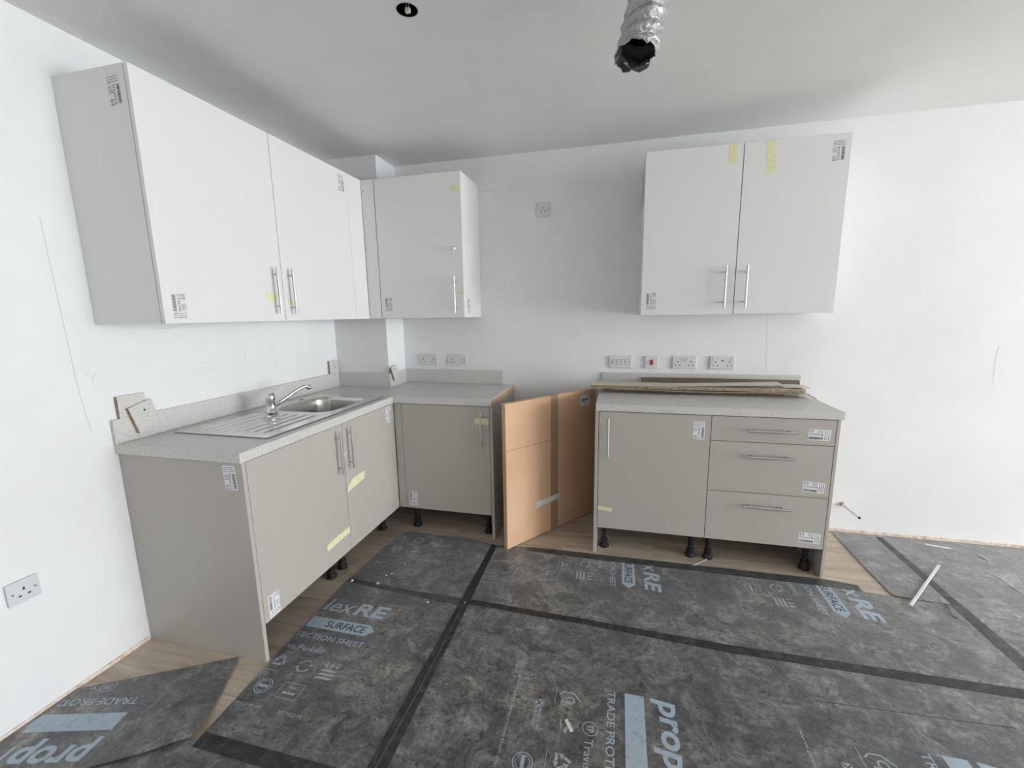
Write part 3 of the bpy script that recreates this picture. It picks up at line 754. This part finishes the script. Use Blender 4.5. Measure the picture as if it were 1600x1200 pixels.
tag(obj('laminate_strip', bent(1.98, 3.088, -0.256, -0.105, lambda s_: 0.9385-0.0065*math.sin(s_*PI)**2-0.0045*max(0, s_-0.80)/0.2+0.003*math.exp(-((s_-0.78)/0.1)**2), 0.0016), 'cream_laminate'), 'thin bowed laminate strip sandwiched under the chipboard plank', 'board')
tag(obj('laminate_strip', bent(2.02, 2.95, -0.240, -0.12, lambda s_: 0.9612+0.034*max(0, s_-0.25)**1.3, 0.0016), 'cream_laminate'), 'thin cream laminate strip lying on top of the plank, right end lifted', 'board')
tag(obj('laminate_strip', bent(2.955, 3.10, -0.235, -0.11, lambda s_: 0.9616+0.010*math.sin(s_*PI*0.6)*(1-s_)+0.004, 0.0014, yslant=0.012), 'cream_laminate'), 'short cream laminate strip sagging over the right end of the plank', 'board')
tag(obj('laminate_strip', place(bent(0, 0.94, 0, 0.080, lambda s_: 0.006*math.sin(s_*PI), 0.003), (2.165, -0.062, 0.9115), X, (0, 0.45, 0.893), (0, -0.893, 0.45)), 'brown_laminate'), 'dark brown laminate strip leaning on the upstand behind the other boards', 'board')
tag(obj('edging_strip', tube([(3.075, -0.20, 0.931), (3.10, -0.235, 0.922), (3.112, -0.27, 0.9135)], 0.0022, 8), 'brown_laminate'), 'thin dark strip poking out at the right end of the boards', 'strip')

# ------------------------------------------------------------------ floor protection sheets
SH = 0.003
def textvf(s, s0, s1, t0, t1, offset=0.0, shear=0.0):
    cu = bpy.data.curves.new('tmp', 'FONT'); cu.body = s; cu.offset = offset; cu.shear = shear; cu.resolution_u = 3
    ob = bpy.data.objects.new('tmp', cu); C.objects.link(ob)
    dg = bpy.context.evaluated_depsgraph_get()
    me = bpy.data.meshes.new_from_object(ob.evaluated_get(dg))
    V = [tuple(v.co) for v in me.vertices]; F = [tuple(p.vertices) for p in me.polygons]
    bpy.data.objects.remove(ob); bpy.data.curves.remove(cu); bpy.data.meshes.remove(me)
    ax0, ax1 = min(v[0] for v in V), max(v[0] for v in V); ay0, ay1 = min(v[1] for v in V), max(v[1] for v in V)
    return [(s0+(v[0]-ax0)/(ax1-ax0)*(s1-s0), t0+(v[1]-ay0)/(ay1-ay0)*(t1-t0), 0) for v in V], F
def quad(s0, s1, t0, t1): return [(s0, t0, 0), (s1, t0, 0), (s1, t1, 0), (s0, t1, 0)], [(0, 1, 2, 3)]
def ring(cx, cy, r1, r0, a0=0, a1=2*PI, n=24):
    V, F = [], []
    for k in range(n+1):
        a = a0+(a1-a0)*k/n
        V += [(cx+r1*math.cos(a), cy+r1*math.sin(a), 0), (cx+r0*math.cos(a), cy+r0*math.sin(a), 0)]
    for k in range(n): F.append((2*k, 2*k+1, 2*k+3, 2*k+2))
    return V, F
def seg(x0, y0, x1, y1, w_):
    d_ = Vector((x1-x0, y1-y0)).normalized(); nx, ny = -d_.y*w_/2, d_.x*w_/2
    return [(x0-nx, y0-ny, 0), (x1-nx, y1-ny, 0), (x1+nx, y1+ny, 0), (x0+nx, y0+ny, 0)], [(0, 1, 2, 3)]
def tri(cx, cy, r, a): return [(cx+r*math.cos(a+k*2*PI/3), cy+r*math.sin(a+k*2*PI/3), 0) for k in range(3)], [(0, 1, 2)]
def recycle(cx, cy, r):
    P = []
    for k in range(3):
        a = PI/2+k*2*PI/3; b_ = a+2*PI/3
        p, q = (cx+r*math.cos(a), cy+r*math.sin(a)), (cx+r*math.cos(b_), cy+r*math.sin(b_))
        l = lambda f: (p[0]+(q[0]-p[0])*f, p[1]+(q[1]-p[1])*f)
        P.append(seg(*l(0.08), *l(0.52), r*0.28)); h_ = l(0.66); P.append(tri(h_[0], h_[1], r*0.34, b_+PI/6+PI/2-PI/2+PI/3*0+math.atan2(q[1]-p[1], q[0]-p[0])-b_-PI/6))
    return P
PR = []            # pale print, piece by piece
PR.append(('logo_print', join(textvf('prop', 0, 0.255, -0.024, 0.062, 0.028, 0.12), textvf('lex', 0.268, 0.42, 0, 0.085, 0.0, 0.12), textvf('RE', 0.43, 0.6, 0, 0.082, 0.03, 0.12))))
PR.append(('banner_print', ([(0, -0.115, 0), (0.565, -0.115, 0), (0.6, -0.081, 0), (0.565, -0.047, 0), (0, -0.047, 0)], [(0, 1, 2, 3, 4)])))
PR.append(('slogan_print', textvf('TRADE PROTECTION SHEET', 0.005, 0.6, -0.178, -0.149, 0.006)))
PR.append(('retailer_print', join(ring(0.172, -0.232, 0.027, 0.0245), textvf('TP', 0.158, 0.187, -0.243, -0.220, 0.01), textvf('Travis Perkins', 0.212, 0.45, -0.247, -0.220, 0.0))))
PG = []
PG.append(join(seg(0.045, -0.30, 0.075, -0.272, 0.005), seg(0.045, -0.30, 0.045, -0.337, 0.005), seg(0.045, -0.337, 0.06, -0.352, 0.005), ring(0.078, -0.31, 0.016, 0.011), ring(0.095, -0.333, 0.010, 0.006), quad(0.03, 0.10, -0.367, -0.365)))
PG.append(join(seg(0.165, -0.30, 0.205, -0.318, 0.010), seg(0.16, -0.335, 0.19, -0.33, 0.004)))
PG.append(join(*recycle(0.305, -0.315, 0.034), quad(0.27, 0.34, -0.365, -0.363)))
PG.append(join(ring(0.425, -0.318, 0.030, 0.024, 0.5, 2.9), ring(0.425, -0.318, 0.030, 0.024, 3.6, 6.0), tri(0.425+0.027*math.cos(0.35), -0.318+0.027*math.sin(0.35), 0.011, 0.2), tri(0.425-0.027*math.cos(0.35), -0.318-0.027*math.sin(0.35), 0.011, 3.4), quad(0.39, 0.45, -0.365, -0.363)))
q = []
for k in range(3): q += [seg(0.512+k*0.026, -0.272, 0.512+k*0.026, -0.292, 0.004), tri(0.512+k*0.026, -0.296, 0.008, -PI/2)]
for k in range(3): q.append(([(0.50, -0.322-k*0.018, 0), (0.565, -0.322-k*0.018, 0), (0.58, -0.312-k*0.018, 0), (0.515, -0.312-k*0.018, 0)], [(0, 1, 2, 3)]))
PG.append(join(*q))
PG.append(join(quad(0.0965, 0.128, -0.4345, -0.406), textvf('MADE IN', 0.132, 0.215, -0.418, -0.406, 0.006), textvf('BRITAIN', 0.132, 0.205, -0.434, -0.422, 0.006)))
PG.append(join(ring(0.335, -0.435, 0.034, 0.030), quad(0.314, 0.356, -0.441, -0.429), ring(0.335, -0.435, 0.025, 0.0225)))
PG.append(join(quad(0.41, 0.50, -0.400, -0.398), quad(0.41, 0.50, -0.467, -0.465), quad(0.41, 0.412, -0.467, -0.398), quad(0.498, 0.50, -0.467, -0.398), quad(0.44, 0.47, -0.421, -0.417), quad(0.428, 0.482, -0.448, -0.438)))
PR += [('pictogram_print', p) for p in PG]
PR.append(('web_address_print', textvf('www.proplexprotection.co.uk', 0.0, 0.405, -0.525, -0.509, 0.0)))
PR.append(('recycling_print', textvf('RECYCLE ME', 0.475, 0.58, -0.525, -0.511, 0.0)))
DK = textvf('SURFACE', 0.355, 0.555, -0.102, -0.060, 0.012)
DK2 = join(seg(0.10, -0.433, 0.124, -0.408, 0.004), seg(0.10, -0.408, 0.124, -0.433, 0.004))
FAINT = ('pictogram_print', 'web_address_print', 'recycling_print')
def clip(vf, planes):
    bm = bmesh.new()
    bv = [bm.verts.new(v) for v in vf[0]]
    for f in vf[1]:
        try: bm.faces.new([bv[i] for i in f])
        except ValueError: pass
    for co, no in planes:
        bmesh.ops.bisect_plane(bm, geom=list(bm.verts)+list(bm.edges)+list(bm.faces), plane_co=co, plane_no=no, clear_outer=True)
    bm.normal_update()
    for f in bm.faces:
        if f.normal.z < 0: f.normal_flip()
    bm.verts.index_update()
    out = ([tuple(v.co) for v in bm.verts], [tuple(v.index for v in f.verts) for f in bm.faces])
    bm.free(); return out
def print_on(parent, x0, y0, ang, planes, zf=lambda x_, y_: SH):
    a = ang*PI/180
    ex, ey = (math.cos(a), math.sin(a), 0), (-math.sin(a), math.cos(a), 0)
    for nm, vf, mt, dz in [(n_, v_, 'sheet_print_faint' if n_ in FAINT else 'sheet_print', 0.0003) for n_, v_ in PR]+[('banner_lettering', DK, 'sheet_lettering', 0.0006), ('flag_print', DK2, 'sheet_lettering', 0.0006)]:
        q = clip(place(vf, (x0, y0, 0), ex, ey, Z), planes)
        if q[1]:
            obj(nm, ([(v[0], v[1], zf(v[0], v[1])+dz) for v in q[0]], q[1]), mt, parent)
def sheet(label, poly, z0=0.0003, z1=SH):
    return tag(obj('protection_sheet', prism(poly, z0, z1), 'protection_sheet'), label, 'floor sheet')
s1 = sheet('black printed protection sheet along the sink run doors, big lettering at its left edge', [(0.614, -1.172), (0.632, -1.603), (0.655, -2.062), (1.302, -2.062), (1.302, -1.172)])
print_on(s1, 0.37, -1.40, 0, [((0.622, -1.3, 0), (-1, -0.045, 0)), ((0, -1.175, 0), (0, 1, 0)), ((0, -2.06, 0), (0, -1, 0))])
s2 = sheet('black protection sheet filling the inner corner before the back cabinet', [(0.667, -0.615), (0.640, -0.78), (0.614, -1.168), (1.302, -1.168), (1.302, -0.640), (1.103, -0.604), (0.72, -0.600)])
print_on(s2, 0.385, -0.375, 0, [((0.65, -0.8, 0), (-1, 0.0, 0)), ((0, -0.625, 0), (0, 1, 0))])
s3 = sheet('black printed protection sheet in front of the box and the drawer unit', [(1.306, -0.645), (1.306, -1.215), (3.622, -1.215), (3.622, -0.69), (3.357, -0.687), (3.254, -0.673), (3.250, -0.618), (3.098, -0.599), (1.91, -0.611), (1.602, -0.613)])
print_on(s3, 2.178, -0.305, -90, [((0, -0.668, 0), (0, 1, 0))])
print_on(s3, 3.152, -0.312, -90, [((0, -0.668, 0), (0, 1, 0))])
s4 = sheet('large black printed protection sheet in the middle of the floor', [(1.306, -1.219), (1.306, -2.062), (3.622, -2.062), (3.622, -1.219)])
print_on(s4, 2.185, -1.556, -90, [((0, -2.06, 0), (0, -1, 0))])
print_on(s4, 3.165, -1.566, -90, [((0, -2.06, 0), (0, -1, 0))])
s7 = sheet('narrow black protection sheet with a cut corner beside the drawer unit', [(3.376, -0.030), (3.366, -0.35), (3.369, -0.672), (3.385, -0.688), (3.47, -0.694), (3.60, -0.700), (3.60, -0.030)], 0.0032, 0.0070)
s8 = sheet('black protection sheet along the right end of the back wall', [(3.628, -0.012), (3.628, -1.215), (4.75, -1.215), (4.75, -0.012)])
sheet('black protection sheet at the right edge of the picture', [(3.628, -1.219), (3.628, -2.062), (4.75, -2.062), (4.75, -1.219)])
sheet('black protection sheet under the raised loose one in the foreground', [(0.25, -2.135), (0.25, -2.75), (1.302, -2.75), (1.302, -2.068), (0.655, -2.068)])
sheet('black protection sheet nearest the camera', [(1.306, -2.068), (1.306, -2.75), (3.622, -2.75), (3.622, -2.068)])

# the loose sheet in the front left corner, its far edge lying on the bare planks and its free corner curling up
lp = [(0.492, -1.742), (0.612, -1.975), (0.640, -2.030), (0.642, -2.080), (0.54, -2.146), (0.422, -2.217), (0.20, -2.375), (0.16, -2.42), (0.010, -2.36), (0.010, -2.015)]
def lz(x_, y_):
    c = math.exp(-((x_-0.645)**2+(y_+2.065)**2)/0.012)
    e = math.exp(-((x_-0.52)**2+(y_+2.17)**2)/0.02)
    return 0.0078+0.017*c+0.004*e+0.0015*math.sin(x_*11)*math.sin(y_*9)
bm = bmesh.new()
f = bm.faces.new([bm.verts.new((a, b_, 0)) for a, b_ in lp])
bm.normal_update()
if f.normal.z < 0: f.normal_flip()
for k in range(1, 24):
    a = 0.65*k/24
    bmesh.ops.bisect_plane(bm, geom=list(bm.verts)+list(bm.edges)+list(bm.faces), plane_co=(a, 0, 0), plane_no=(1, 0, 0))
for k in range(1, 26):
    a = -1.74-0.70*k/26
    bmesh.ops.bisect_plane(bm, geom=list(bm.verts)+list(bm.edges)+list(bm.faces), plane_co=(0, a, 0), plane_no=(0, 1, 0))
bm.verts.index_update()
tv = [tuple(v.co) for v in bm.verts]; tf = [tuple(v.index for v in q.verts) for q in bm.faces]
be = [(e.verts[0].index, e.verts[1].index) for e in bm.edges if e.is_boundary]
bm.free()
n = len(tv)
LV = [(v[0], v[1], lz(v[0], v[1])) for v in tv]+[(v[0], v[1], lz(v[0], v[1])-0.0025) for v in tv]
LF = tf+[tuple(i+n for i in reversed(q)) for q in tf]+[(a, b_, b_+n, a+n) for a, b_ in be]
ls = tag(obj('protection_sheet', (LV, LF), 'protection_sheet'), 'loose black printed sheet with upside-down lettering by the left wall', 'floor sheet')
print_on(ls, 0.345, -2.158, 195, [((0.022, 0, 0), (-1, 0.0, 0)), ((0.10, -2.3, 0), (-0.86, -0.5, 0)), ((0.010, -2.022, 0), (-0.493, 0.870, 0))], lz)

# tape over the joints
def floor_tape(label, poly, mt='black_tape', z=SH, h_=0.0007):
    return tag(obj('joint_tape', prism(poly, z+0.0001, z+h_), mt), label, 'tape')
floor_tape('black joint tape running from the cardboard box towards the camera', [(1.278, -0.640), (1.312, -0.652), (1.325, -1.16), (1.338, -2.05), (1.272, -2.05), (1.276, -1.18)])
tag(obj('tape_fold', tube([(1.300, -1.25, 0.0042), (1.306, -1.5, 0.0042), (1.306, -1.75, 0.0042), (1.300, -2.04, 0.0042)], 0.0006, 6), 'ink_grey', bpy.data.objects['joint_tape']), 'pale crease along the tape')
floor_tape('long black joint tape crossing the floor in front of the right cabinets', [(1.326, -1.168), (1.326, -1.205), (1.90, -1.222), (2.50, -1.257), (3.60, -1.257), (3.60, -1.205), (2.5, -1.210), (1.9, -1.186)])
floor_tape('dusty joint tape in the inner corner ending at bare planks', [(0.618, -1.140), (0.620, -1.172), (0.96, -1.205), (1.275, -1.222), (1.275, -1.172), (0.96, -1.165)], 'dusty_tape')
floor_tape('dusty tape along the back edge of the printed sheet', [(1.50, -0.622), (1.50, -0.665), (1.91, -0.672), (3.05, -0.668), (3.24, -0.675), (3.246, -0.622), (3.098, -0.603), (1.91, -0.615), (1.602, -0.617)], 'dusty_tape')
floor_tape('dusty joint tape running away from the drawer unit on the right', [(3.605, -0.04), (3.598, -0.70), (3.59, -1.19), (3.655, -1.19), (3.65, -0.70), (3.645, -0.04)], 'dusty_tape')
floor_tape('black joint tape emerging from under the loose sheet', [(0.66, -2.040), (1.268, -2.042), (1.268, -2.100), (0.66, -2.092)])
obj('fold_line', prism([(2.75, -1.431), (3.36, -1.399), (3.36, -1.402), (2.75, -1.434)], SH+0.0001, SH+0.0004), 'black_tape', s4)

# ------------------------------------------------------------------ debris
def crumb(x_, y_, s_, seed, label, z=SH):
    R_ = random.Random(seed)
    bm = bmesh.new(); bmesh.ops.create_icosphere(bm, subdivisions=1, radius=1)
    sx, sy, sz = s_*R_.uniform(0.6, 1.0), s_*R_.uniform(0.3, 0.6), s_*R_.uniform(0.25, 0.4)
    for v in bm.verts:
        k = R_.uniform(0.5, 1.2); v.co = Vector((v.co.x*sx*k, v.co.y*sy*k, v.co.z*sz*k))
    mz = min(v.co.z for v in bm.verts); a = R_.uniform(0, PI)
    bm.verts.index_update()
    vf = ([(x_+v.co.x*math.cos(a)-v.co.y*math.sin(a), y_+v.co.x*math.sin(a)+v.co.y*math.cos(a), z+0.0008+v.co.z-mz) for v in bm.verts], [tuple(v.index for v in q.verts) for q in bm.faces])
    bm.free()
    return tag(obj('plaster_crumb', vf, 'plaster_crumb'), label, 'debris')
crumb(0.797, -1.156, 0.017, 1, 'biggest white crumb of the cluster by the inner-corner tape')
crumb(0.800, -1.079, 0.009, 2, 'white crumb left of the middle in the corner cluster')
crumb(0.825, -1.062, 0.011, 3, 'bright white crumb right of the middle in the corner cluster')
crumb(0.850, -0.955, 0.010, 4, 'lone white crumb behind the corner cluster')
crumb(1.053, -0.806, 0.008, 5, 'lone white crumb nearest the back cabinet')
crumb(0.645, -1.165, 0.014, 6, 'white crumb at the end of the dusty tape by bare planks')
crumb(1.123, -1.240, 0.013, 7, 'white crumb beside the dusty tape left of the tape crossing')
crumb(1.305, -1.200, 0.008, 8, 'tiny white crumb on the tape crossing')
R = random.Random(21)
def dust_on(parent, n_, fxy, zf=lambda x_, y_: SH):
    V, F = [], []
    for k in range(n_):
        cx, cy = fxy()
        r_ = R.uniform(0.0005, 0.0018); zz = zf(cx, cy)
        b_ = box(cx-r_, cx+r_, cy-r_*0.7, cy+r_*0.7, zz+0.0003, zz+0.0003+r_*0.8); o_ = len(V)
        V += b_[0]; F += [tuple(i+o_ for i in q) for q in b_[1]]
    tag(obj('dust_specks', (V, F), 'dust', parent), kind='stuff')
dust_on(s2, 110, lambda: (min(1.2, max(0.68, R.gauss(0.82, 0.06))), min(-0.7, max(-1.15, R.gauss(-1.07, 0.045)))))
dust_on(ls, 45, lambda: (min(0.52, max(0.2, R.gauss(0.42, 0.06))), R.uniform(-2.08, -1.96)), lz)
dust_on(s1, 30, lambda: (R.uniform(0.72, 1.25), R.uniform(-2.0, -1.25)))
dust_on(s3, 50, lambda: (R.uniform(1.4, 3.3), R.uniform(-1.15, -0.72)))
dust_on(s4, 60, lambda: (R.uniform(1.4, 3.5), R.uniform(-2.0, -1.3)))
def stick(name, label, p, q, w_, h_, mt='plastic_strip', z=SH):
    p, q = Vector((*p, 0)), Vector((*q, 0)); d_ = (q-p); L_ = d_.length; d_.normalize()
    return tag(obj(name, place(bbox(0, L_, -w_/2, w_/2, 0, h_, min(w_, h_)*0.25), p+Z*(z+0.001), d_, Z.cross(d_), Z), mt), label, 'debris')
stick('plastic_strip', 'long straight white plastic strip lying across the right-hand tape', (3.765, -0.335), (3.403, -0.760), 0.013, 0.006, z=0.0072)
stick('plaster_shard', 'flat white shard lying near the foot of the back wall', (3.845, -0.084), (3.955, -0.112), 0.016, 0.004, 'plaster_crumb')
stick('plastic_strip', 'very short white strip on the floor sheet at the far right', (4.062, -0.158), (4.070, -0.207), 0.006, 0.004)
stick('plastic_strip', 'thin white strip half under the right-hand cabinets', (2.455, -0.612), (2.552, -0.518), 0.008, 0.003, z=SH*0.2)
stick('plastic_strip', 'small pale strip lying on the pictograms of the middle sheet', (1.868, -1.715), (1.893, -1.755), 0.012, 0.004)
stick('plastic_strip', 'faint thin strip near the right edge of the picture', (3.995, -0.369), (4.002, -0.521), 0.004, 0.002)
tag(obj('wire_scrap', tube([(3.578, -0.705, 0.006), (3.572, -0.735, 0.0075), (3.555, -0.775, 0.006), (3.552, -0.797, 0.0055), (3.565, -0.802, 0.0055)], 0.0022, 8), 'brown_laminate'), 'short bent dark wire scrap by the right-hand tape', 'debris')

# ------------------------------------------------------------------ pipe stub, downlight hole, duct
ps = empty('pipe_stub', (3.42, -0.001, 0.185), 'capped white pipe stub sticking out of the wall by the drawer unit', 'pipe')
A_, B_ = Vector((3.420, 0, 0.190)), Vector((3.475, -0.10, 0.150))
obj('collar', tube([A_+Vector((0, -0.0005, 0)), A_+Vector((0.004, -0.008, -0.003))], 0.013, 14), 'copper', ps)
obj('pipe', tube([A_+Vector((0.001, -0.002, 0)), B_], 0.0065, 12), 'plastic_strip', ps)
obj('cap', tube([B_, B_+(B_-A_).normalized()*0.010], 0.0072, 12), 'black_plastic', ps)

dn = empty('downlight_opening', (DL[0], DL[1], H), 'round black downlight hole in the ceiling with a dangling connector', 'light fitting')
nn = 40
V = [(p[0], p[1], H+0.0005) for p in dl_loop]+[(p[0], p[1], H+0.10) for p in dl_loop]
F = [(k, (k+1) % nn, nn+(k+1) % nn, nn+k) for k in range(nn)]+[tuple(range(nn, 2*nn))]
obj('recess', (V, F), 'void_black', dn)
obj('cut_edge', place(ring(0, 0, 0.0405, 0.037, n=40), (DL[0], DL[1], H-0.0006), X, -Y, -Z), 'white_carcass', dn)
obj('connector', bbox(DL[0]-0.006, DL[0]+0.011, DL[1]-0.006, DL[1]+0.006, H-0.009, H+0.006, 0.001), 'connector_cream', dn)
for dx in (-0.002, 0.008):
    obj('wire', tube([(DL[0]+dx, DL[1], H+0.005), (DL[0]+dx*0.9, DL[1]-0.003, H+0.05), (DL[0]+dx, DL[1], H+0.098)], 0.0014, 8), 'plastic_strip', dn)

dc = empty('flexible_duct', (DU[0], DU[1], H), 'crumpled silver flexible duct hanging from the ceiling with a torn end', 'duct')
P0, P1 = Vector((DU[0]+0.012, -1.46, H-0.001)), Vector((2.050, -1.475, 2.195))
nr, ns = 110, 64
def ductv(off):
    V = []
    for i in range(nr+1):
        s_ = i/nr
        c = P0.lerp(P1, s_)+Vector((0.006*math.sin(s_*5), 0.004*math.sin(s_*4+1), 0))
        for k in range(ns):
            a = 2*PI*k/ns
            ph = s_*6.5*2*PI + a
            bul = (0.5+0.5*math.cos(ph))**0.7
            nz = noise.noise(Vector((math.cos(a)*2.2, math.sin(a)*2.2, s_*11)))
            nz2 = noise.noise(Vector((math.cos(a)*6+5, math.sin(a)*6, s_*26)))
            tear = 0.0
            if s_ > 0.86:
                e_ = (s_-0.86)/0.14
                tear = e_*(0.011*math.sin(a)+0.011*noise.noise(Vector((math.cos(a)*3, math.sin(a)*3, 9.0)))+0.006*noise.noise(Vector((a*6, 2.0, 1.0))))
            r_ = 0.0505+0.0135*bul+0.0050*nz+0.0050*nz2+(0.004*(s_-0.86)/0.14 if s_ > 0.86 else 0)-off
            V.append((c.x+r_*math.cos(a), c.y+r_*math.sin(a), c.z-tear))
    return V
Vo, Vi = ductv(0), ductv(0.0022)
no = len(Vo)
F, Q = [], []
for i in range(nr):
    for k in range(ns):
        q = (i*ns+k, i*ns+(k+1) % ns, (i+1)*ns+(k+1) % ns, (i+1)*ns+k)
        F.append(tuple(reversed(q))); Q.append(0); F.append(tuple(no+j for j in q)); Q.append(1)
for k in range(ns):
    a, b_ = nr*ns+k, nr*ns+(k+1) % ns
    F.append((a, b_, no+b_, no+a)); Q.append(0)
obj('hose', (Vo+Vi, F, Q), ['duct_foil', 'duct_inner_shade'], dc, smooth=True)
# hanging torn tongue of foil at the mouth
V, F = [], []
for i in range(9):
    for j in range(7):
        s_, t_ = i/8, j/6
        a = 0.25+2.5*s_
        r_ = 0.051-0.012*t_*t_+0.003*math.sin(11*s_)
        dz = -0.026*t_*(0.35+0.65*max(0.0, 1-abs(s_-0.36)/0.55))
        V.append((P1.x+r_*math.cos(a)+0.003*math.sin(9*s_+4*t_), P1.y+r_*math.sin(a), P1.z+0.006+dz-0.011*math.sin(a)+0.0035*math.sin(17*s_+2*t_)))
for i in range(8):
    for j in range(6):
        a = i*7+j; F.append((a, a+1, a+8, a+7))
obj('torn_flap', (V, F), 'duct_foil', dc, smooth=True)
